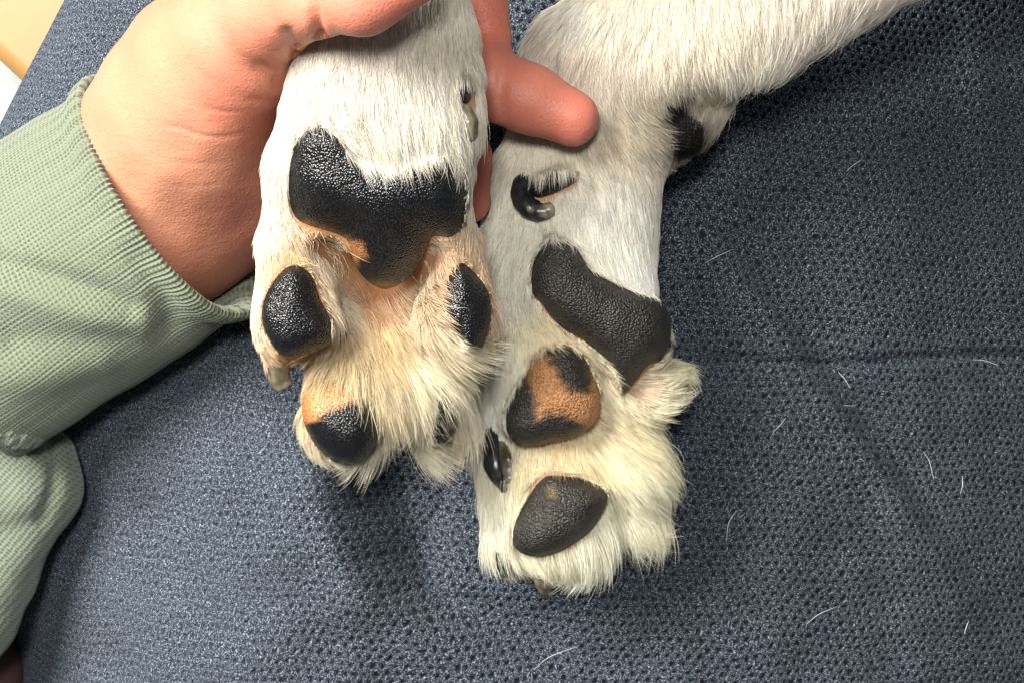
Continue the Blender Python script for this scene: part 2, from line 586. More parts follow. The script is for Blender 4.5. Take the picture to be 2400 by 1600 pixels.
def build_fabric():
    step = .34
    a = np.arange(-1750, 1700 + 1, step * 10)            # px relative to 1200
    b = np.arange(-1100, 1120, step * 10)
    A, B = np.meshgrid(a + 1200, b + 800, indexing='ij')
    ev = np.array([-100, 0, 286, 600, 1000, 1400, 1520, 1600, 1750])
    ee = np.array([186, 138, 0, -110, -120, -30, 27, 44, 60])
    edge = np.interp(B, ev, ee)
    R = np.interp(B, [0, 250, 700, 1100, 1750], [330, 330, 520, 560, 520.])
    edge = 1200 + (edge - 1200) * (D + R * .1) / D       # seen at depth R
    ang = np.clip((edge + R - A) / R, 0, math.pi / 2)
    over = np.maximum(0, (edge + R - A) - R * math.pi / 2)
    U = np.where(ang > 0, edge + R - R * np.sin(ang), A)
    Z = -(R * (1 - np.cos(ang)) + over) * .1
    roll = 1 - sstep(0, .9, ang)
    Z = Z + fabric_height(U, B) * (.25 + .75 * roll)
    # knit lattice, rotated rows
    sx = 1 + .55 * (1 - sstep(300, 1050, a + 1200))
    xw = np.cumsum(sx) * step
    x = np.broadcast_to((xw - np.interp(2000, a + 1200, xw) + 200)[:, None], A.shape) + 0.0; y = B * .1
    stretch = 1.0
    p = np.stack([x, y], -1)
    x = x + .30 * snoise(p, 4.0, 11) + .9 * snoise(p, 40, 12)
    y = y + .30 * snoise(p, 4.0, 13) + .9 * snoise(p, 40, 14)
    th = math.radians(-24)
    ux = (x * math.cos(th) + y * math.sin(th)) * stretch
    uy = (-x * math.sin(th) + y * math.cos(th)) * stretch * 1.12
    k = 2 * math.pi / 2.25
    H = (np.cos(k * ux) + np.cos(k * (.5 * ux + .866 * uy)) + np.cos(k * (.5 * ux - .866 * uy))) / 3
    var = snoise(p, 3.2, 15)
    hole = sstep(.22, .80, H + .22 * var + .16 * snoise(p, 1.0, 17, 20)) * (.62 + .38 * sstep(500, 1150, A))
    yarn = np.cos(2 * k * (ux * .3 + uy)) * .5
    Z = Z - hole * .9 + .09 * yarn + .10 * snoise(p, 1.3, 16, 20) + .05 * rng.normal(size=Z.shape)
    X = (U - 1200) * .1; Y = -(B - 800) * .1
    v = np.stack([X, Y, Z], -1).reshape(-1, 3)
    ni, nj = A.shape
    I, J = np.meshgrid(np.arange(ni - 1), np.arange(nj - 1), indexing='ij')
    i0 = (I * nj + J).ravel()
    f = np.stack([i0, i0 + 1, i0 + nj + 1, i0 + nj], 1)[:, ::-1]
    uv = np.stack([ux, uy], -1).reshape(-1, 2)
    return mesh_obj('knit_fabric', v, f, M_fabric, cols={'hole': hole.ravel()}, uvs=uv)
fab = build_fabric()
tag(fab, 'dark navy blue open knit fabric spread under the paws and the hand', 'fabric')

def box(name, x0, x1, y0, y1, z0, z1, mat, bevel=0, rot=0, at=(0, 0)):
    import bmesh
    bm = bmesh.new()
    bmesh.ops.create_cube(bm, size=1)
    for q in bm.verts:
        q.co = Vector(((x0 + x1) / 2 + q.co.x * (x1 - x0), (y0 + y1) / 2 + q.co.y * (y1 - y0), (z0 + z1) / 2 + q.co.z * (z1 - z0))) * MM
    if bevel:
        bmesh.ops.bevel(bm, geom=bm.edges[:], offset=bevel * MM, segments=4, profile=.5, affect='EDGES')
    me = bpy.data.meshes.new(name); bm.to_mesh(me); bm.free()
    for p in me.polygons: p.use_smooth = True
    me.materials.append(mat)
    o = bpy.data.objects.new(name, me); COL.objects.link(o)
    return o
# wooden board seen past the cloth, and the pale floor under it
o = box('wooden_board', -200, 260, 0, 160, -18, 0, M_wood, 5)
c = W(-4, 142, -130)
o.location = Vector(c) * MM
o.rotation_euler = (0, 0, math.radians(-43 + 90 - 90))
tag(o, 'light orange wooden board beyond the cloth, top left corner', 'board')
bfl = box('floor', -700, 500, -500, 500, -230, -222, M_floor)
tag(bfl, kind='structure')
S = Solid(-260, 80, 1420, 1800, -60, -5, 1.2)
S.chain([(-90, 1470, -26, 90), (-26, 1555, -26, 76), (-18, 1700, -28, 70)], 4)
v, F = S.mesh(2)
o = mesh_obj('cloth_scrap', v, F, M_maroon)
tag(o, 'dark maroon scrap of cloth under the sleeve, bottom left corner', 'cloth')

# ------------------------------------------------------------------ dog
dog = empty('dog')
tag(dog, 'white short-haired dog showing the undersides of two front paws with black pads', 'dog')

BLACK = np.array([.005, .0054, .007])
TAN = np.array([.36, .155, .055])  # tan skin, with the shade of its recess darkened into the colour

def pad(name, outline, solid, H, mat, parent, colfn=None, sink=1.0, depth=6.0, lift=0.0, N_=150, M_=34, Rf=.85, slope=.55, dome=.35):
    z0 = np.nanmean(solid.top(W(*np.array(outline, float).T, 60)[:, :2])) if True else 0
    for _ in range(3):
        ow = W(*np.array(outline, float).T, z0)[:, :2]
        zz = solid.top(ow)
        z0 = np.nanmedian(zz)
    o = spline(np.array(outline, float), N_, True)
    ow = W(o[:, 0], o[:, 1], z0)[:, :2]
    c = ow.mean(0)
    s = np.linspace(0, 1, M_) ** .8
    P = (c + (ow - c)[None] * s[:, None, None])
    flat = P.reshape(-1, 2)
    d = np.maximum(poly_dist(flat, ow), 0)
    d[-N_:] = 0
    R = d.max() * Rf
    q = np.clip(d / R, 0, 1)
    prof = np.sqrt(1 - (1 - q) ** 2)
    prof = .75 * prof + .25 * sstep(0, 1, d / d.max())
    prof = (1 - dome) * prof + dome * np.repeat(np.sqrt(np.maximum(0, 1 - s ** 2.2)), N_)
    g2 = prof.reshape(M_, N_)
    for _ in range(60):
        q_ = g2.copy()
        q_[1:-1] = .4 * g2[1:-1] + .15 * (g2[:-2] + g2[2:]) + .15 * (np.roll(g2[1:-1], 1, 1) + np.roll(g2[1:-1], -1, 1))
        q_[0] = g2[1].mean()
        g2 = q_
    g2[-1] = 0
    prof = g2.ravel()
    prof = prof / prof.max()
    tz = solid.top(flat)
    ok = ~np.isnan(tz) & (d > .15 * d.max())
    Amat = np.column_stack([flat - c, np.ones(len(flat))])
    sol = np.linalg.lstsq(Amat[ok], tz[ok], rcond=None)[0]
    g = np.hypot(sol[0], sol[1])
    if g > slope: sol[:2] *= slope / g
    base = Amat @ sol
    nz_ = snoise(np.column_stack([flat, base]), 9, hash(name) % 97 + len(outline)) * .25 * prof
    zt = base - sink + lift + H * prof + nz_
    zb = base - sink + lift - depth * prof
    top = np.column_stack([flat, zt]); bot = np.column_stack([flat, zb])[:-N_]
    v = np.concatenate([top, bot])
    f = []
    nb = len(top)
    for i in range(M_ - 1):
        for j in range(N_):
            k = (j + 1) % N_
            f.append((i * N_ + j, (i + 1) * N_ + j, (i + 1) * N_ + k, i * N_ + k))
            a = lambda ii, jj: nb + ii * N_ + jj if ii < M_ - 1 else ii * N_ + jj
            f.append((a(i, j), a(i, k), a(i + 1, k), a(i + 1, j)))
    solid.paddots = getattr(solid, 'paddots', []) + [top]
    pxy = PX(v)
    if colfn is None: colr = np.tile(BLACK, (len(v), 1))
    else: colr = colfn(pxy)
    ob = mesh_obj(name, v, f, mat, parent, cols={'Col': colr})
    return ob, z0

def patch(pxy, base, polys):
    """pigment patches with soft uneven borders: polys = (polygon, colour, softness px)"""
    c = np.tile(base, (len(pxy), 1)).astype(float)
    for poly, colr, soft in polys:
        d = poly_dist(pxy, np.array(poly, float)) + 2 + 4 * snoise(pxy, 26, 5) + 3.5 * snoise(pxy, 7, 6)
        m = sstep(-soft, soft, d)[:, None]
        c = c * (1 - m) + np.array(colr) * m
    return c

def claw(pts, radii, mat, parent, squash=.75, tipcol=None):
    P = np.array(pts, float)
    S = parent_solid[parent.name]
    last = None                                   # third value: height above the skin beneath
    for q in P:
        z = S.top(W(q[0], q[1], 40 if last is None else last)[None, :2])[0]
        if np.isnan(z): z = (last if last is not None else 30) - 1.5
        last = z
        q[2] += z
    P[:, 2] = np.convolve(np.pad(P[:, 2], 1, 'edge'), [.25, .5, .25], 'valid')
    n = 26
    q = spline(np.column_stack([P, radii]), n)
    path = W(q[:, 0], q[:, 1], q[:, 2])
    r = q[:, 3] * .1 * (D - q[:, 2]) / D
    # rounded ends
    path = np.concatenate([path[:1], path, path[-1:]])
    r = np.concatenate([[.01], r, [.01]])
    path[0] -= (path[2] - path[1]) * .3; path[-1] += (path[-2] - path[-3]) * .4
    v, f = tube(path, r, 18, np.full(len(path), squash))
    ridge = np.tile(np.cos(np.arange(18) * 2 * math.pi / 18 * 7), len(path))
    v = v + (.12 * snoise(v, 2.2, 8) + .05 * ridge)[:, None] * vnormals(v, f)
    u = np.repeat(np.linspace(0, 1, len(path)), 18)
    t = sstep(.72, .95, u + .12 * snoise(v, 2.5, 9)) * (1 if tipcol is None else tipcol)
    return mesh_obj('claw', v, f, mat, parent, cols={'tip': t})

def drape_map(S):
    S.top(np.zeros((1, 2)))
    hm = np.where(np.isnan(S._top), -1e3, S._top)
    for d in S.paddots:
        i = np.clip(np.round((d[:, :2] - S.o[:2]) / S.h).astype(int), 1, S.n[:2] - 2)
        np.maximum.at(hm, (i[:, 0], i[:, 1]), d[:, 2])
    return hm

def fur(name, v, F, S, parent, count, flow, length, lift, color, exclude, pads, allow, seed, rad=.060, clump=.5, dens=None, K=6, clumps_div=22, gain=(1, 1, 1), dark=None):
    r = np.random.default_rng(seed)
    n = vnormals(v, F)
    T = np.concatenate([F[:, [0, 1, 2]], F[:, [0, 2, 3]]])
    a = v[T[:, 0]]; b = v[T[:, 1]]; c = v[T[:, 2]]
    ar = .5 * np.linalg.norm(np.cross(b - a, c - a), axis=1)
    cen = (a + b + c) / 3
    nz = n[T[:, 0], 2]
    pc = PX(cen)
    w = ar * (.06 + .94 * sstep(-.55, -.05, nz))
    inside = (pc[:, 0] > -80) & (pc[:, 0] < 2480) & (pc[:, 1] > -120) & (pc[:, 1] < 1680)
    w = w * np.where(inside, 1, .3)
    if dens is not None: w = w * dens(pc, cen)
    i = r.choice(len(T), count, p=w / w.sum())
    s, t = r.random(count), r.random(count)
    fl = s + t > 1
    s[fl] = 1 - s[fl]; t[fl] = 1 - t[fl]
    bc = np.stack([1 - s - t, s, t], 1)
    P = (v[T[i]] * bc[:, :, None]).sum(1)
    nn = (n[T[i]] * bc[:, :, None]).sum(1); nn /= np.linalg.norm(nn, axis=1)[:, None]
    pp = PX(P)
    keep = ~exclude(pp, P, nn)
    P, nn, pp = P[keep], nn[keep], pp[keep]
    m = len(P)
    fd = idw(pp, flow, 2)
    fd /= np.linalg.norm(fd, axis=1)[:, None] + 1e-6
    jit = np.stack([snoise(pp, 60, seed + 1), snoise(pp, 60, seed + 2)], 1) * .17 + np.stack([snoise(pp, 16, seed + 3), snoise(pp, 16, seed + 4)], 1) * .12
    fd = fd + jit + r.normal(size=(m, 2)) * .07
    # hairs sweep round the pads instead of running into them, except where they overhang
    Mp, Mx, My = padmap(pads)
    gi, gj = pad_idx(pp)
    gr = np.stack([Mx[gi, gj], My[gi, gj]], 1)
    alw = idw(pp, allow, 1)[:, 0]
    wdef = sstep(-45, -6, Mp[gi, gj]) * (1 - sstep(8, 20, alw))
    into = np.maximum((fd * gr).sum(1), 0) * wdef * 1.05
    fd = fd - gr * into[:, None]
    fd /= np.linalg.norm(fd, axis=1)[:, None] + .15
    d3 = np.column_stack([fd[:, 0], -fd[:, 1], np.zeros(m)])
    tg = d3 - nn * (d3 * nn).sum(1)[:, None]
    ln = np.linalg.norm(tg, axis=1)
    side = np.clip(1 - ln, 0, 1)
    tg = tg / (ln[:, None] + .15)
    L = idw(pp, length, 1)[:, 0] * np.clip(1 + .22 * r.normal(size=m), .45, 1.7)
    al = idw(pp, allow, 1)[:, 0] * np.minimum(r.exponential(.9, m) + .15, 4)
    for _ in range(7):
        tip = PX(P + tg * L[:, None])
        bad = dist_pads(tip, pads) > al
        L = np.where(bad, L * .82, L)
    lf = idw(pp, lift, 1)[:, 0] * np.clip(1 + .35 * r.normal(size=m), .2, 2.2)
    u = np.linspace(0, 1, K)
    bend = r.normal(size=(m, 2)) * .10
    sidev = np.cross(nn, tg)
    C = np.empty((m, K, 3))
    for j, uu in enumerate(u):
        C[:, j] = P + L[:, None] * (tg * uu + nn * (lf * (1.25 * uu - .75 * uu * uu))[:, None] + sidev * (bend[:, :1] * uu * uu + bend[:, 1:] * .3 * np.sin(uu * 5)[..., None] if False else sidev * bend[:, :1] * uu * uu))
    # tufts
    ns = max(4, m // clumps_div)
    sidx = r.choice(m, ns, replace=False)
    kd = kdtree.KDTree(ns)
    for q, ii in enumerate(sidx): kd.insert(P[ii], q)
    kd.balance()
    near = np.array([kd.find(p)[1] for p in P.tolist()])
    g = sidx[near]
    G = C[g] - P[g][:, None] + P[g][:, None]
    cl = (clump * np.clip(1 + .4 * r.normal(size=m), 0, 1.5))[:, None, None]
    sc = (L / L[g])[:, None, None]
    Gs = P[g][:, None] + (C[g] - P[g][:, None]) * sc
    wgt = np.clip(cl * (u ** 1.2)[None, :, None], 0, .92)
    C = C * (1 - wgt) + Gs * wgt
    # hairs lie on the skin and pads rather than passing through them
    hm = drape_map(S)
    up = (nn[:, 2] > 0.0)
    fl_ = C[:, 1:].reshape(-1, 3)
    gi = np.clip(np.round((fl_[:, :2] - S.o[:2]) / S.h).astype(int), 0, S.n[:2] - 1)
    need = (hm[gi[:, 0], gi[:, 1]] + .15).reshape(m, K - 1)
    zc = C[:, 1:, 2]
    C[:, 1:, 2] = np.where(up[:, None] & (need > zc) & (need - zc < 9), need + .25 * r.random((m, 1)), zc)
    C[:, 2:-1, 2] = .25 * C[:, 1:-2, 2] + .5 * C[:, 2:-1, 2] + .25 * C[:, 3:, 2]
    rr = rad * np.clip(1 + .25 * r.normal(size=m), .5, 1.8)[:, None] * (1 - .88 * u ** 1.5)[None]
    colr = idw(pp, color, 3) * np.array(gain)
    if dark is not None:
        mk = sstep(-6, 8, poly_dist(pp, np.array(dark, float)) + 5 * snoise(pp, 18, 77))[:, None]
        colr = colr * (1 - mk) + np.array([.022, .017, .014]) * mk
    tone = r.normal(size=ns)[near]
    colr = colr * np.clip(.98 + .15 * r.normal(size=m) + .09 * tone, .35, 1.12)[:, None]
    colr = np.clip(colr + r.normal(size=(m, 3)) * .012, .01, .96)
    cu = bpy.data.hair_curves.new(name)
    cu.add_curves([K] * m)
    cu.attributes['position'].data.foreach_set('vector', (C * MM).astype(np.float32).ravel())
    ra = cu.attributes.get('radius') or cu.attributes.new('radius', 'FLOAT', 'POINT')
    ra.data.foreach_set('value', (rr * MM).astype(np.float32).ravel())
    ca = cu.attributes.new('Col', 'FLOAT_COLOR', 'CURVE')
    cc = np.ones((m, 4), np.float32); cc[:, :3] = colr
    ca.data.foreach_set('color', cc.ravel())
    cu.materials.append(M_fur)
    o = bpy.data.objects.new(name, cu)
    COL.objects.link(o)
    o.parent = parent
    o['kind'] = 'stuff'
    return o

# ---------------- held paw (left of the picture)
S1 = Solid(560, 1200, -260, 1160, 25, 100, .6)
S1.chain([(930, -300, 80, 150), (925, -60, 78, 150), (915, 160, 72, 165)], 6)
S1.chain([(830, 110, 72, 120), (745, 400, 70, 118), (698, 560, 64, 88)], 7)
S1.chain([(995, 100, 72, 112), (988, 400, 70, 110), (1035, 560, 64, 80)], 7)
S1.limb((880, 280, 66, 150), (870, 520, 62, 140), 8)
S1.limb((880, 540, 54, 150), (880, 760, 45, 110), 6)                                # web between the toes
S1.chain([(690, 590, 62, 80), (690, 735, 64, 98)], 4)                               # outer toe
S1.chain([(1055, 590, 60, 74), (1072, 725, 62, 84)], 4)                             # inner toe
S1.cut((885, 672, 62, 66), (893, 752, 56, 46), 5)
S1.cut((772, 592, 70, 30), (865, 680, 62, 48), 4)
S1.cut((1008, 598, 69, 26), (925, 680, 62, 44), 4)
S1.limb((664, 790, 58, 60), (656, 838, 53, 34), 5)
S1.chain([(850, 800, 48, 92), (835, 880, 51, 95), (800, 980, 52, 96)], 4)           # middle toes
S1.chain([(930, 800, 47, 88), (960, 870, 47, 84), (1022, 970, 42, 62)], 4)
S1.limb((1080, 170, 74, 34), (1086, 275, 73, 28), 5)                                # dewclaw root
S1.limb((830, 285, 77, 60), (1015, 300, 77, 58), 10)
v1, F1 = S1.mesh(3)

PAD1 = {
 'main': [(742,303),(706,328),(686,379),(675,437),(677,482),(693,518),(729,536),(773,549),(806,566),(822,600),(836,634),(862,661),(898,676),(938,661),(974,630),(993,590),(1005,566),(1023,554),(1054,554),(1081,531),(1092,491),(1093,437),(1083,390),(1062,362),(1019,362),(974,382),(929,388),(880,382),(836,372),(800,335),(776,308)],
 'A': [(675,628),(706,626),(733,650),(751,702),(769,737),(786,782),(771,806),(737,824),(697,836),(657,827),(628,786),(617,746),(623,702),(645,660)],
 'B': [(1081,618),(1112,639),(1139,675),(1150,715),(1146,760),(1128,809),(1108,845),(1088,836),(1074,790),(1050,764),(1040,724),(1042,684),(1056,642)],
 'C': [(712,940),(712,979),(727,1019),(751,1054),(787,1079),(827,1084),(862,1065),(889,1025),(896,987),(880,950),(850,915),(815,895),(770,889),(731,903)],
 'W': [(1076,190),(1072,215),(1082,242),(1096,245),(1106,222),(1104,194),(1090,184)],
 'D': [(1010,940),(1004,1000),(1020,1042),(1050,1030),(1074,980),(1068,935),(1038,912)],
}
leg1 = None
PADMAP = {}
def padmap(pads):
    k = id(pads)
    if k not in PADMAP:
        st, far = 3.0, 60.0
        gx = np.arange(500, 1760, st); gy = np.arange(100, 1440, st)
        M = np.full((len(gx), len(gy)), -far)
        for o in pads.values():
            q = spline(np.array(o, float), 48, True)
            lo = q.min(0) - far; hi = q.max(0) + far
            ix = np.where((gx > lo[0]) & (gx < hi[0]))[0]; iy = np.where((gy > lo[1]) & (gy < hi[1]))[0]
            G = np.stack(np.meshgrid(gx[ix], gy[iy], indexing='ij'), -1)
            d = poly_dist(G.reshape(-1, 2), q).reshape(G.shape[:2])
            M[np.ix_(ix, iy)] = np.maximum(M[np.ix_(ix, iy)], d)
        PADMAP[k] = (M, *np.gradient(M, st))
    return PADMAP[k]
def pad_idx(pp):
    i = np.clip(np.round((pp[:, 0] - 500) / 3).astype(int), 0, 419)
    j = np.clip(np.round((pp[:, 1] - 100) / 3).astype(int), 0, 446)
    return i, j
def dist_pads(pp, pads):
    M = padmap(pads)[0]
    i, j = pad_idx(pp)
    return M[i, j]

skin1 = [(850,150,.74,.50,.45),(900,250,.72,.48,.42),(700,300,.66,.52,.42),(1000,200,.66,.52,.42),(640,500,.66,.52,.40),(760,580,.26,.12,.045),(800,600,.32,.15,.055),
         (850,690,.20,.085,.032),(900,690,.24,.105,.04),(895,750,.22,.10,.04),(960,620,.30,.13,.06),(1020,580,.42,.22,.11),(790,700,.72,.42,.32),(830,760,.55,.30,.16),(900,800,.60,.38,.2),(1000,700,.66,.40,.24),  # brown skin of the hollow, darkened further to stand for its shade
         (680,600,.60,.35,.18),(620,780,.55,.28,.12),(700,850,.5,.25,.1),(1100,600,.60,.38,.24),(800,900,.6,.35,.2),(950,950,.5,.4,.28),(720,1000,.6,.45,.3)]
def leg_mesh(name, v, F, skin, pads):
    pp = PX(v)
    c = idw(pp, skin, 3)
    d = dist_pads(pp, pads)
    m = sstep(-34, -4, d)[:, None] * .75
    c = c * (1 - m) + np.array([.45, .21, .085]) * m
    return mesh_obj(name, v, F, M_dog, dog, cols={'Col': c})
leg1 = leg_mesh('leg', v1, F1, skin1, PAD1)
parent_solid = {leg1.name: S1}
tag(leg1, 'white furred paw held in the hand, glossy black pads')

def col_main1(p):
    return patch(p, BLACK, [
        ([(715,525),(775,545),(850,575),(856,600),(820,625),(780,600),(720,560)], TAN * .95, 12),
        ([(1000,560),(1040,548),(1070,560),(1020,590),(985,605)], TAN * .45, 12),
        ([(850,668),(960,660),(940,700),(870,700)], TAN * .7, 10)])
pad('metacarpal_pad', PAD1['main'], S1, 7.6, M_pad_gloss, leg1, col_main1, sink=1.2, Rf=.8, dome=.6)
pad('toe_pad', PAD1['A'], S1, 4.6, M_pad_gloss, leg1, None, sink=.8)
pad('toe_pad', PAD1['B'], S1, 4.6, M_pad_gloss, leg1, None, sink=.8)
pad('toe_pad', PAD1['C'], S1, 6.0, M_pad_gloss, leg1, lambda p: patch(p, BLACK, [([(690,870),(850,860),(850,925),(800,948),(770,958),(735,985),(690,995)], (.62,.24,.085), 13)]), sink=.6)
pad('toe_pad', PAD1['D'], S1, 5.0, M_pad_matte, leg1, None, sink=-2.5)
pad('dewclaw_pad', [(1076,190),(1072,215),(1082,240),(1096,243),(1106,220),(1104,192),(1090,184)], S1, 2.6, M_pad_matte, leg1, None, sink=-1.0, depth=3, N_=80, M_=18)
claw([(1086,252,-1),(1098,282,2),(1101,312,2.2),(1093,332,1.6)], [15, 19, 17, 9], M_claw_pale, leg1, .8, .3)
claw([(668,820,-4),(656,852,-1.5),(655,884,-.5),(668,906,0)], [22, 26, 27, 20], M_claw_pale, leg1, .8, .3)
claw([(800,1070,-2),(806,1105,-1),(814,1126,-1)], [20, 17, 8], M_claw_pale, leg1, .8, .2)

WHT = (.90, .87, .74)
flow1 = [(850,60,0,1),(1000,40,.08,1),(1080,100,.1,1),(760,150,-.35,1),(700,240,-.25,1),(650,340,-.08,1),(630,450,0,1),(625,600,0,1),(600,720,0,1),(612,820,.1,1),
 (800,210,.35,.9),(810,290,.6,.7),(770,280,.45,.8),(860,330,.3,.9),(900,200,.1,1),(910,330,.1,1),(990,230,.12,1),(1000,330,.35,.9),(1040,340,.3,.9),(1060,250,.12,1),(1100,200,.05,1),(1095,400,0,1),(1105,540,0,1),
 (700,600,.3,.4),(650,600,-.1,1),(760,610,.75,.6),(780,680,.8,.55),(810,730,.75,.65),(840,775,.4,.8),(1020,600,.4,.6),(970,660,.9,.3),(1000,700,1,.2),(1000,750,.9,.4),(950,740,.6,.6),
 (880,770,.05,1),(760,850,-.45,.95),(720,890,-.3,1),(697,980,.05,1),(830,840,-.1,1),(900,840,.25,.95),(950,820,.6,.8),(1010,800,.85,.5),(1050,820,.75,.7),(1080,870,.5,.9),(960,900,.45,.9),(900,950,.2,1),(920,1030,.3,1),(960,1000,.4,.95),(860,1090,.05,1),(780,1090,.0,1),(1020,920,.35,.95),(690,850,-.1,1)]
len1 = [(850,60,4),(1000,60,4),(1080,150,4),(760,150,4.5),(700,250,4),(650,350,3.4),(620,500,3),(620,600,2.8),(850,250,7),(800,280,6.5),(930,320,8.5),(1000,300,8),(1050,330,7.5),(860,340,8.5),(1100,420,2.8),(1105,540,2.8),(680,605,2.2),(640,640,2.2),(605,740,2.6),
 (770,650,4.5),(800,720,6),(740,600,3),(960,660,4.5),(1000,690,5.5),(980,750,7),(1110,620,2.2),(1060,610,2.2),(870,770,5),(830,850,9),(760,870,7),(715,900,4),(900,880,12),(960,860,13),(1020,820,11),(1060,840,10),(940,970,13),(900,1060,11),(840,1090,8),(780,1090,5),(698,960,3.5),(1020,900,11),(690,840,2.2)]
lift1 = [(850,60,.14),(650,400,.10),(620,600,.10),(1100,450,.10),(850,300,.26),(1000,300,.24),(780,680,.30),(970,700,.45),(880,800,.3),(950,880,.32),(1040,850,.32),(900,1050,.28),(610,740,.12),(680,600,.25)]
WHT = (.91, .885, .78)
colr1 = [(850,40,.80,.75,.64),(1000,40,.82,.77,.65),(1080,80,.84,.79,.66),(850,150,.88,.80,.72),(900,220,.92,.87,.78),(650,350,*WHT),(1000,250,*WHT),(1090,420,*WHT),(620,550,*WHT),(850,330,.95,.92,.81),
 (690,605,.82,.58,.32),(640,640,.86,.66,.42),(612,700,.94,.90,.76),(1060,605,.84,.62,.40),(1120,630,.86,.66,.46),(1000,640,.88,.72,.52),(740,610,.90,.78,.60),(800,720,.92,.80,.64),(890,715,.50,.32,.17),(850,680,.52,.34,.18),(935,690,.55,.36,.2),(840,775,.84,.66,.40),(900,800,.86,.64,.34),(950,690,.90,.78,.58),(780,850,.88,.72,.44),(850,880,.92,.80,.54),(960,860,.95,.89,.68),(1060,860,.95,.90,.72),(930,980,.95,.90,.72),(850,1090,.88,.85,.72),(690,845,.8,.5,.25)]  # hair in the hollow between the toes is browned to deepen its shade
allow1 = [(850,340,20),(950,360,18),(1030,340,22),(770,290,9),(740,280,6),(660,400,3),(640,600,4),(680,600,5),(740,620,10),(1100,450,3),(1020,680,45),(1030,740,38),(1060,800,22),(1060,600,8),(760,870,18),(820,880,30),(870,920,9),(900,980,4),(720,900,8),(700,980,4),(1000,900,6),(1030,900,6),(960,870,6),(990,960,4),(880,700,5)]
bald1 = [np.array(q, float) for q in ([(705,530),(760,545),(840,575),(850,640),(830,650),(770,610),(720,570)], [(765,596),(830,640),(850,650),(930,660),(985,600),(1060,560),(1032,612),(985,660),(945,720),(915,772),(870,772),(838,722),(800,664)])]
def excl1(pp, P, nn):
    d = dist_pads(pp, PAD1)
    up = nn[:, 2] > -.2
    e = (d > -1) & up
    for b in bald1: e |= (poly_dist(pp, b) > -4) & up & (np.random.default_rng(3).random(len(pp)) < .9)
    e |= (poly_dist(pp, np.array([(1066,180),(1112,180),(1115,260),(1075,260)], float)) > 0) & up
    rimA = (np.abs(d + 8) < 10) & (pp[:, 1] > 590) & (np.random.default_rng(1).random(len(pp)) < .55)
    return e | rimA
thin1 = [(880,170,.38),(870,110,.45),(865,240,.5),(700,300,1),(1020,200,1),(650,500,1),(780,660,.32),(800,720,.4),(980,680,.38),(990,730,.5),(890,700,.3),(840,690,.3),(940,690,.3),(680,605,.5),(1080,600,.5),(690,840,.35),(860,800,1),(900,900,1),(1000,850,1),(620,700,1),(850,330,.8),(1000,320,.8),(1105,500,1)]
fur('fur', v1, F1, S1, leg1, 140000, flow1, len1, lift1, colr1, excl1, PAD1, allow1, 21, dens=lambda p, c: idw(p, thin1, 1)[:, 0], gain=(.80, .79, .765))  # gain dims the fur colour against the stronger light on this leg

# ---------------- resting paw (right of the picture)
S2 = Solid(1070, 2800, -420, 1400, -14, 62, .7)
S2.chain([(1400, 165, 26, 165), (1500, 115, 30, 172), (1760, -20, 36, 176), (2150, -235, 42, 185), (2600, -480, 46, 230)], 6)
S2.chain([(1440, 200, 25, 165), (1372, 330, 24, 165), (1345, 450, 23, 168), (1325, 620, 22, 178)], 9, 1.12)
S2.limb((1240, 420, 26, 70), (1225, 600, 24, 90), 8)
S2.limb((1430, 420, 24, 92), (1420, 620, 22, 90), 8)
S2.chain([(1300, 640, 26, 130), (1470, 790, 24, 92)], 8)
S2.chain([(1235, 650, 23, 108), (1240, 780, 23, 105), (1282, 925, 25, 118)], 5)
S2.chain([(1270, 1010, 15, 110), (1285, 1100, 16, 122), (1305, 1210, 17, 118)], 4)
S2.chain([(1175, 880, 15, 58), (1178, 1060, 15, 56), (1192, 1250, 12, 52)], 5)
S2.chain([(1420, 960, 14, 100), (1440, 1070, 13, 100), (1460, 1170, 11, 75)], 4)
S2.chain([(1455, 900, 17, 78), (1520, 905, 18, 62), (1560, 895, 17, 40)], 4)
S2.limb((1540, 262, 23, 60), (1592, 300, 20, 52), 12)
S2.limb((1590, 140, 26, 60), (1632, 205, 22, 40), 12)
v2, F2 = S2.mesh(3)
PAD2 = {
 'main': [(1291,560),(1327,567),(1354,589),(1375,625),(1407,643),(1452,668),(1496,686),(1537,698),(1560,714),(1576,753),(1576,796),(1557,839),(1524,858),(1495,891),(1466,922),(1447,886),(1423,846),(1375,802),(1327,774),(1294,745),(1268,710),(1246,683),(1249,625),(1267,583)],
 'A': [(1318,808),(1356,824),(1380,863),(1399,906),(1406,949),(1394,987),(1356,1016),(1313,1030),(1251,1041),(1213,1036),(1181,1000),(1184,968),(1203,915),(1230,877),(1250,839),(1278,818)],
 'B': [(1289,1105),(1350,1115),(1400,1135),(1423,1159),(1409,1204),(1375,1250),(1318,1288),(1256,1301),(1217,1289),(1202,1260),(1208,1217),(1235,1169),(1258,1126)],
 'D': [(1590,885),(1606,900),(1616,935),(1610,975),(1594,985),(1584,940)],
 'W': [(1240,446),(1256,418),(1290,402),(1322,396),(1344,402),(1348,424),(1322,442),(1290,456),(1258,462)],
 'K': [(1556,226),(1549,280),(1566,340),(1596,352),(1634,332),(1645,305),(1628,268),(1598,236)],
}
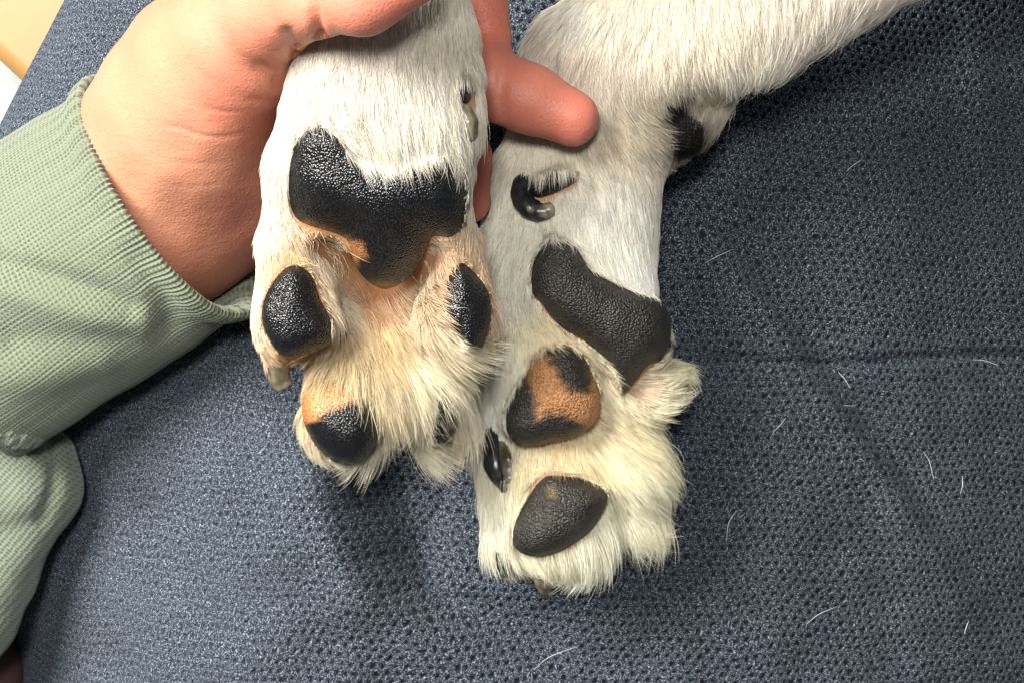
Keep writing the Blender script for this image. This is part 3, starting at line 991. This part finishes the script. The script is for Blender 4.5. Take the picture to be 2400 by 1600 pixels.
skin2 = [(1590,255,.03,.024,.02),(1605,300,.03,.024,.02),(1572,315,.03,.024,.02),(1540,215,.5,.42,.34),(1525,330,.55,.46,.37),(1660,220,.5,.42,.34),(1400,100,.55,.46,.38),(1300,400,.60,.48,.38),(1200,700,.62,.50,.38),(1480,600,.62,.52,.42),(1500,950,.66,.44,.32),(1540,900,.68,.46,.34),(1400,1060,.55,.38,.22),(1300,1070,.55,.38,.22),(1700,200,.52,.45,.38),(1200,1200,.6,.5,.38),(1450,1200,.6,.5,.38)]
PAD2K = PAD2.pop('K')
leg2 = leg_mesh('leg', v2, F2, skin2, PAD2)
parent_solid[leg2.name] = S2
tag(leg2, 'white furred paw resting on the cloth, dull black pads, one pad spotted orange')
ORG = (.64, .30, .12)
def col_A2(p):
    B2 = np.array([.028, .0255, .0215])
    blk1 = [(1268,822),(1318,800),(1362,818),(1386,868),(1390,905),(1375,922),(1337,917),(1313,896),(1303,867)]
    blk2 = [(1232,870),(1246,910),(1256,950),(1256,985),(1284,968),(1318,972),(1356,987),(1372,1002),(1340,1026),(1251,1050),(1205,1044),(1170,1000),(1195,915)]
    return patch(p, ORG, [(blk1, B2, 16), (blk2, B2, 16)])
DK2 = np.array([.031, .028, .023])
def grey2(p):
    return patch(p, DK2, [([(1286,1140),(1300,1138),(1302,1160),(1288,1162)], (.14,.10,.045), 10)])
pad('metacarpal_pad', PAD2['main'], S2, 8.0, M_pad_matte, leg2, lambda p: np.tile(DK2, (len(p), 1)), sink=1.2, Rf=.8, dome=.4)
pad('toe_pad', PAD2['A'], S2, 6.5, M_pad_matte, leg2, col_A2, sink=.9, Rf=1.0)
pad('toe_pad', PAD2['B'], S2, 7.0, M_pad_matte, leg2, grey2, sink=.9, Rf=1.0)
pad('toe_pad', PAD2['D'], S2, 2.5, M_pad_matte, leg2, None, sink=.5, depth=4, N_=80, M_=18)
pad('carpal_pad', PAD2K, S2, 2.2, M_pad_matte, leg2, lambda p: np.tile([.012, .010, .009], (len(p), 1)), sink=.9, Rf=1.0)
pad('dewclaw_pad', PAD2['W'], S2, 2.6, M_pad_matte, leg2, None, sink=-1.4, depth=3, N_=80, M_=18)
claw([(1262,402,-3.4),(1232,424,-.8),(1222,452,1.0),(1232,480,1.6),(1262,498,1.6),(1296,490,1.4)], [16, 24, 26, 26, 23, 17], M_claw_dark, leg2, .8, .8)
claw([(1166,975,-4.5),(1161,1030,-1),(1162,1088,1.4),(1184,1150,1.4)], [18, 27, 29, 9], M_claw_dark, leg2, .8, .25)
claw([(1182,1010,-3.4),(1191,1070,.6),(1198,1128,1.4)], [14, 22, 15], M_claw_pale, leg2, .7, .2)
claw([(1180,1290,-.5),(1182,1325,.5),(1188,1356,0)], [20, 17, 8], M_claw_dark, leg2, .8, .6)
claw([(1272,1345,-1),(1275,1370,-.5),(1278,1388,-1)], [24, 20, 11], M_claw_pale, leg2, .8, .3)

flow2 = [(1400,60,-.3,1),(1500,60,-.2,1),(1350,140,-.3,1),(1300,110,-.35,1),(1450,180,.1,1),(1550,130,.05,1),(1650,80,.1,1),(1700,180,.35,1),(1800,120,.0,1),(1900,80,-.15,1),(2000,20,-.25,1),(2100,-20,-.3,1),(1620,200,.55,.9),(1660,250,.4,1),
 (1400,280,.4,.9),(1480,260,.6,.8),(1500,340,.75,.7),(1530,300,.85,.5),(1540,240,.6,.8),(1440,360,.45,.9),(1460,450,.25,1),(1400,500,.12,1),(1500,500,.3,1),(1480,600,.25,1),(1510,660,.45,.9),(1200,350,-.15,1),(1270,370,-.05,1),(1160,450,-.35,.95),(1230,540,-.1,1),(1180,600,-.2,1),(1180,700,-.1,1),(1320,490,.1,1),
 (1200,800,-.05,1),(1150,900,0,1),(1135,980,-.05,1),(1230,800,.1,1),(1300,790,.6,.6),(1400,850,.6,.75),(1430,930,.6,.7),(1430,1000,.7,.55),(1330,1060,.15,1),(1250,1070,.0,1),(1480,1000,.85,.5),(1560,1000,.97,.2),(1590,950,.95,.1),(1580,880,.9,-.1),(1560,850,.8,-.5),(1450,1080,.6,.8),(1520,1060,.8,.55),(1540,1140,.65,.75),(1480,1180,.5,.85),(1430,1250,.4,.9),(1350,1320,.2,1),(1250,1340,.05,1),(1160,1200,.05,1),(1140,1100,0,1),(1170,1280,.1,1)]
len2 = [(1400,60,6),(1500,120,7),(1700,100,9),(1800,120,10),(1950,60,11),(1640,230,6),(1600,300,3.2),(1580,260,3.2),(1500,300,7),(1400,330,6),(1250,360,5),(1170,450,4.5),(1460,480,6.5),(1500,600,6),(1200,600,3.8),(1180,750,3.6),(1150,900,4.2),(1140,1000,5.5),(1220,830,2.8),(1400,860,6),(1430,960,7),(1500,1000,7.5),(1560,960,6),(1540,880,3),(1500,900,2.5),(1560,850,4.5),(1578,862,8),(1320,1060,4.5),(1250,1080,4.5),(1440,1080,9),(1520,1080,12),(1500,1180,13),(1420,1260,12),(1330,1320,9),(1250,1330,8),(1160,1150,6),(1170,1270,8)]
lift2 = [(1400,60,.2),(1800,120,.3),(1640,240,.3),(1250,400,.2),(1450,480,.22),(1200,700,.16),(1150,950,.2),(1540,960,.4),(1500,1100,.35),(1430,1250,.3),(1330,1330,.25),(1300,1060,.3)]
GRY = (.82, .77, .69)
colr2 = [(1592,255,.03,.024,.02),(1608,300,.03,.024,.02),(1575,320,.03,.024,.02),(1580,280,.03,.024,.02),(1632,318,.05,.04,.03),(1540,230,.80,.73,.60),(1535,330,.82,.75,.62),(1660,225,.8,.73,.6),(1555,390,.85,.8,.7),(1380,40,.92,.89,.82),(1450,80,*GRY),(1400,150,.76,.70,.62),(1350,160,.76,.68,.60),(1550,120,.84,.79,.69),(1700,140,.90,.86,.77),(1850,100,.86,.82,.74),(1980,30,.84,.79,.72),(1640,230,.72,.65,.53),(1500,290,.80,.73,.60),(1440,300,.82,.74,.60),(1460,470,.80,.80,.76),(1420,480,.92,.90,.84),(1500,620,.95,.95,.88),(1250,350,.93,.86,.73),(1180,420,*WHT),(1250,540,*WHT),(1180,650,*WHT),(1150,850,.90,.87,.74),(1140,980,.90,.89,.80),
 (1300,790,.88,.78,.58),(1420,900,.88,.80,.62),(1450,1000,.87,.76,.54),(1320,1060,.86,.72,.46),(1540,960,.90,.84,.66),(1480,1120,.91,.87,.70),(1420,1250,.91,.88,.74),(1250,1340,.88,.84,.68),(1150,1200,.91,.88,.76),(1270,1090,.87,.76,.54)]
allow2 = [(1240,600,14),(1280,550,12),(1370,600,4),(1450,660,4),(1250,700,10),(1330,790,10),(1420,860,8),(1270,810,14),(1200,900,16),(1180,980,12),(1400,900,10),(1350,830,14),(1260,1110,8),(1330,1090,9),(1410,1130,7),(1200,1230,8),(1400,1230,3),(1540,270,8),(1600,225,14),(1300,385,16),(1330,445,3),(1250,400,16),(1560,930,14)]
def excl2(pp, P, nn):
    d = dist_pads(pp, PAD2)
    up = nn[:, 2] > -.2
    r = np.random.default_rng(2).random(len(pp))
    e = (d > -1) & up
    e |= (poly_dist(pp, np.array([(1215,425),(1240,410),(1330,392),(1350,410),(1348,432),(1300,458),(1290,500),(1240,505),(1215,470)], float)) > 0) & up & (r < .9)
    e |= (poly_dist(pp, np.array([(1470,925),(1535,865),(1560,900),(1545,950),(1500,975)], float)) > 0) & up & (r < .85)
    e |= (poly_dist(pp, np.array([(1140,1035),(1185,1035),(1205,1100),(1190,1140),(1150,1100)], float)) > 2) & up & (r < .8)
    return e
fur('fur', v2, F2, S2, leg2, 175000, flow2, len2, lift2, colr2, excl2, PAD2, allow2, 31, gain=(1.06, 1.035, .985), dark=[(1556,222),(1546,280),(1562,345),(1600,372),(1642,345),(1652,305),(1632,262),(1598,228)])  # gain lifts the fur colour to make up for weaker light here

# ------------------------------------------------------------------ person: hand, cuff, sleeve
person = empty('person')
tag(person, 'person in a sage green sweatshirt, left hand cupping the raised paw', 'person')
S3 = Solid(80, 1480, -220, 760, 0, 118, .6)
S3.chain([(40, 690, 14, 215), (300, 470, 30, 218), (430, 330, 38, 205)], 8, 1.05)
S3.limb((340, 330, 38, 150), (460, 150, 48, 170), 9)
S3.limb((430, 540, 28, 120), (520, 400, 30, 150), 9)
S3.limb((450, 600, 18, 110), (610, 470, 22, 120), 9)
S3.chain([(440, 270, 46, 190), (560, 110, 62, 150), (640, 20, 76, 118)], 9)               # ball of the thumb
S3.chain([(640, 30, 80, 105), (740, 0, 96, 84), (850, -10, 105, 88), (960, -55, 106, 74)], 4)   # thumb over the leg
S3.chain([(450, 330, 34, 180), (650, 220, 30, 150), (900, 130, 28, 120)], 9, 1.1)         # palm, behind the leg
S3.chain([(560, 420, 28, 130), (800, 330, 26, 110)], 9)
S3.chain([(850, 60, 34, 85), (1000, 10, 38, 80), (1120, 20, 40, 66), (1158, 86, 42, 42)], 4)    # index
S3.chain([(850, 140, 34, 85), (1000, 150, 40, 80), (1130, 187, 44, 80), (1180, 208, 45, 74), (1240, 232, 46, 76), (1340, 278, 47, 66)], 4)   # middle
S3.chain([(850, 230, 30, 80), (980, 280, 34, 74), (1075, 370, 36, 72), (1095, 470, 34, 56)], 4)  # ring
S3.chain([(800, 330, 26, 70), (880, 430, 28, 62), (930, 530, 28, 50)], 4)                 # little
v3, F3 = S3.mesh(4)
n3 = vnormals(v3, F3)
p3 = PX(v3)
creases = [([(455,245),(520,262),(560,262),(590,258)], .16, 6), ([(372,292),(420,300),(470,318),(520,322),(590,308)], .24, 6), ([(360,372),(420,382),(500,385),(560,378)], .10, 7), ([(400,440),(470,438),(540,430)], .08, 7),
           ([(757,98),(745,70),(738,30),(738,0)], 1.6, 15), ([(700,140),(690,110),(672,80)], 1.0, 16), ([(652,200),(640,180),(612,160)], .9, 14), ([(1186,134),(1174,170),(1170,230),(1180,290)], .55, 9), ([(1196,140),(1186,180),(1183,230),(1192,292)], .35, 7), ([(1120,110),(1112,180),(1118,260)], .4, 9), ([(636,240),(600,236),(560,225)], .5, 12)]
for ln, dep, wd in creases:
    d = line_dist(p3, spline(np.array(ln, float), 40))
    q = spline(np.array(ln, float), 40)
    tpr = np.minimum(np.hypot(*(p3 - q[0]).T), np.hypot(*(p3 - q[-1]).T))
    dep = dep * (.25 + .75 * sstep(0, 60, tpr)) if dep < .6 else dep
    v3 = v3 - n3 * (dep * np.exp(-(d / wd) ** 2) * (n3[:, 2] > 0))[:, None]
v3 = v3 + n3 * (.12 * snoise(v3, 12, 40) * (n3[:, 2] > 0))[:, None]
skinc = [(300,250,.60,.305,.185),(400,150,.60,.295,.175),(350,400,.64,.34,.205),(450,300,.66,.31,.20),(520,220,.66,.26,.165),(560,250,.64,.245,.16),(600,120,.66,.28,.18),(500,60,.66,.33,.21),(650,60,.64,.28,.18),(700,90,.66,.30,.19),(480,420,.66,.34,.21),(450,540,.60,.29,.18),  # left side toned down in colour against the strong light there
         (820,40,.68,.26,.175),(940,0,.68,.24,.16),(1150,60,.58,.19,.13),(1130,200,.68,.27,.185),(1250,240,.70,.27,.18),(1330,290,.70,.24,.165),(1390,290,.70,.25,.19),(1120,430,.66,.24,.18),(560,500,.45,.2,.13)]  # fingertips redder; shade on index and underside put into the skin colour
hand = mesh_obj('hand', v3, F3, M_skin, person, cols={'Col': idw(p3, skinc, 3) * np.array([.87, .79, .79])})
# middle finger's nail, seen edge-on at the far side of the tip
M_nail = mat_plain('fingernail', (.74, .42, .33), .3)
th_ = np.linspace(0, 2 * math.pi, 28, endpoint=False); ph_ = np.linspace(.02, math.pi - .02, 14)
cN = W(1372, 240, 46)
dN = np.array([.83, -.56, 0]); eN = np.array([.56, .83, 0])
nv = np.concatenate([cN + np.cos(p_) * 2.3 * dN + np.sin(p_) * (np.cos(th_)[:, None] * .55 * eN + np.sin(th_)[:, None] * 3.6 * np.array([0, 0, 1.0])) for p_ in ph_])
nf = [(i_ * 28 + j_, i_ * 28 + (j_ + 1) % 28, (i_ + 1) * 28 + (j_ + 1) % 28, (i_ + 1) * 28 + j_) for i_ in range(13) for j_ in range(28)]
mesh_obj('fingernail', nv, nf, M_nail, hand)

# sleeve cuff: tube round the wrist, opening toward the hand
def build_cuff():
    ax2 = np.array([.85, .53])                      # toward the hand, world xy (y up)
    nrm = np.array([.53, -.85])                     # across, toward lower right
    sv = np.concatenate([np.array([9, 6, 3, 1.2, .3, 0, .3, 1.2, 3]), np.linspace(4.5, 59, 150)])
    inner = np.concatenate([np.array([2.2, 2.2, 2.1, 1.8, 1.0, .45, .1, 0, 0]), np.zeros(150)])
    nseg = 936
    a = np.linspace(0, 2 * math.pi, nseg, endpoint=False)
    c0 = W(402, 462, 30)
    rows = []; uv = []
    al = math.radians(16)
    for s, inn in zip(sv, inner):
        cz = 30 - s * .10
        cc = np.array([c0[0] - ax2[0] * s, c0[1] - ax2[1] * s, cz])
        hw = 30.6 - inn + 1.2 * math.exp(-s / 6) - 1.2 * math.exp(-((s - 7) / 6) ** 2)
        ht = 25.5 - inn + .8 * math.exp(-s / 6)
        ca, sa = np.cos(a), np.sin(a)
        off = -ht * sa * math.sin(al) * math.exp(-s / 60)       # leaning opening
        tipx = 3.2 * np.exp(-((a - 0.0 + math.pi) % (2 * math.pi) - math.pi) ** 2 / .08) * math.exp(-s / 14)
        P = np.empty((nseg, 3))
        P[:, 0] = cc[0] + nrm[0] * hw * ca + ax2[0] * (off + tipx)
        P[:, 1] = cc[1] + nrm[1] * hw * ca + ax2[1] * (off + tipx)
        P[:, 2] = cc[2] + ht * sa
        rows.append(P); uv.append(np.stack([a * 28.5, np.full(nseg, s)], -1))
    v = np.concatenate(rows); uv = np.concatenate(uv)
    S_ = np.repeat(sv, nseg); A_ = np.tile(a, len(sv))
    n = len(sv)
    I, J = np.meshgrid(np.arange(n - 1), np.arange(nseg), indexing='ij')
    K = (J + 1) % nseg
    f = np.stack([I * nseg + J, I * nseg + K, (I + 1) * nseg + K, (I + 1) * nseg + J], -1).reshape(-1, 4)
    nn = vnormals(v, f)
    pp = PX(v)
    # soft folds and puckered hem
    w = np.zeros(len(v))
    for ln, dep, wd in [([(0,620),(120,650),(240,690),(300,720)], -1.8, 30), ([(0,680),(150,720),(330,770)], 1.6, 40), ([(30,800),(200,800),(380,780)], -1.3, 40), ([(330,600),(380,690),(400,760)], -1.2, 35), ([(250,560),(330,680)], .8, 40), ([(60,420),(200,380)], -.5, 40), ([(0,880),(120,890),(240,860)], .9, 40)]:
        w += dep * np.exp(-(line_dist(pp, np.array(ln, float)) / wd) ** 2)
    w *= (nn[:, 2] > -.2)
    w += .7 * snoise(v, 26, 51) * sstep(8, 30, S_)
    rib = np.cos(A_ * 28.5 / 1.18 * 2 * math.pi)
    w += .26 * rib * np.exp(-S_ / 5) + .03 * rib
    w += .9 * np.exp(-((S_ - 2.5) / 2.5) ** 2)
    v = v + nn * w[:, None]
    return v, f, uv
vc, fc, uvc = build_cuff()
S4 = Solid(-420, 260, 860, 1720, -30, 60, .9)
S4.chain([(20, 1130, 12, 130), (45, 1135, 12, 128), (-72, 1440, 6, 112), (-210, 1590, 2, 110)], 6)
S4.chain([(-220, 1050, 14, 240), (-310, 1370, 6, 210)], 8)
S4.limb((120, 1060, 8, 50), (118, 1150, 8, 56), 6)
v4, F4 = S4.mesh(3)
n4 = vnormals(v4, F4); pp4 = PX(v4)
w = np.zeros(len(v4))
for ln, dep, wd in [([(125,1020),(132,1080),(128,1150),(100,1220)], -1.6, 18), ([(0,1250),(60,1230)], -.8, 30), ([(40,1380),(0,1330)], .7, 30)]:
    w += dep * np.exp(-(line_dist(pp4, np.array(ln, float)) / wd) ** 2)
w += .4 * snoise(v4, 16, 61)
v4 = v4 + n4 * w[:, None]
ang = math.radians(50)
uv4 = np.column_stack([(v4[:, 0] * math.cos(ang) + v4[:, 1] * math.sin(ang)) * 1.3, (-v4[:, 0] * math.sin(ang) + v4[:, 1] * math.cos(ang)) * .8])
M_sleeve = mat_cuff('green_sleeve_knit', (.098, .114, .082), (.036, .044, .031), (.19, .222, .17))
sleeve = mesh_obj('sleeve', v4, F4, M_sleeve, person, uvs=uv4)
cuff = mesh_obj('cuff', vc, fc, M_cuff, sleeve, uvs=uvc)
sp = spline(np.array([(-140,930,38),(-60,945,38),(0,996,36),(55,1022,32),(98,1014,24),(114,1000,14)], float), 60)
rad = np.interp(np.linspace(0, 1, 60), [0, .5, .85, 1], [4.2, 3.9, 2.6, 1.2])
rad = rad * (1 + .06 * np.cos(np.arange(60) * 2.1))
vs, fs = tube(W(sp[:, 0], sp[:, 1], sp[:, 2]), rad, 32)
vs = vs + .25 * snoise(vs, 3, 71)[:, None] * vnormals(vs, fs)
mesh_obj('seam', vs, fs, M_sleeve, sleeve, uvs=np.column_stack([vs[:, 0] + vs[:, 1], vs[:, 1] * .7 - vs[:, 0]]))

# ------------------------------------------------------------------ shed hairs on the cloth
M_hair = mat_plain('shed_hair', (.80, .80, .78), .4)
shed = [([(1965,871),(1980,888),(1993,909)], 'straight white shed hair on the cloth right of the spotted pad'),
        ([(1977,949),(1995,950),(2011,947)], 'short level white shed hair under a slanting one, right of the paws'),
        ([(2164,1057),(2178,1080),(2188,1121)], 'long curved white shed hair on the cloth, right of centre'),
        ([(2256,1115),(2256,1135),(2251,1156)], 'thin upright shed hair right of the longest curved one'),
        ([(2280,842),(2310,845),(2340,856)], 'arched white shed hair close to the right edge'),
        ([(1726,1195),(1708,1225),(1702,1270)], 'bowed white shed hair nearest below the resting paw'),
        ([(1890,1461),(1920,1438),(1962,1420)], 'curved white shed hair low on the right of the cloth'),
        ([(1812,1010),(1826,998),(1842,978)], 'faint slanting shed hair level with the resting paw'),
        ([(1984,402),(2000,388),(2021,374)], 'slanting white shed hair on the darkest cloth, upper right'),
        ([(1652,617),(1680,602),(1714,586)], 'faint shed hair beside the large dull pad'),
        ([(2270,1455),(2264,1470),(2260,1484)], 'short upright shed hair near the bottom right corner'),
        ([(1252,1568),(1285,1540),(1345,1516)], 'long arched white hair at the bottom below the paws')]
for ln, lab in shed:
    q = spline(np.array(ln, float), 14)
    z = fabric_height(q[:, 0], q[:, 1]) + .75
    vv, ff = tube(W(q[:, 0], q[:, 1], z), np.interp(np.linspace(0, 1, 14), [0, .4, 1], [.04, .075, .03]), 6)
    o = mesh_obj('shed_hair', vv, ff, M_hair)
    tag(o, lab, 'hair', 'white shed hairs on the cloth')
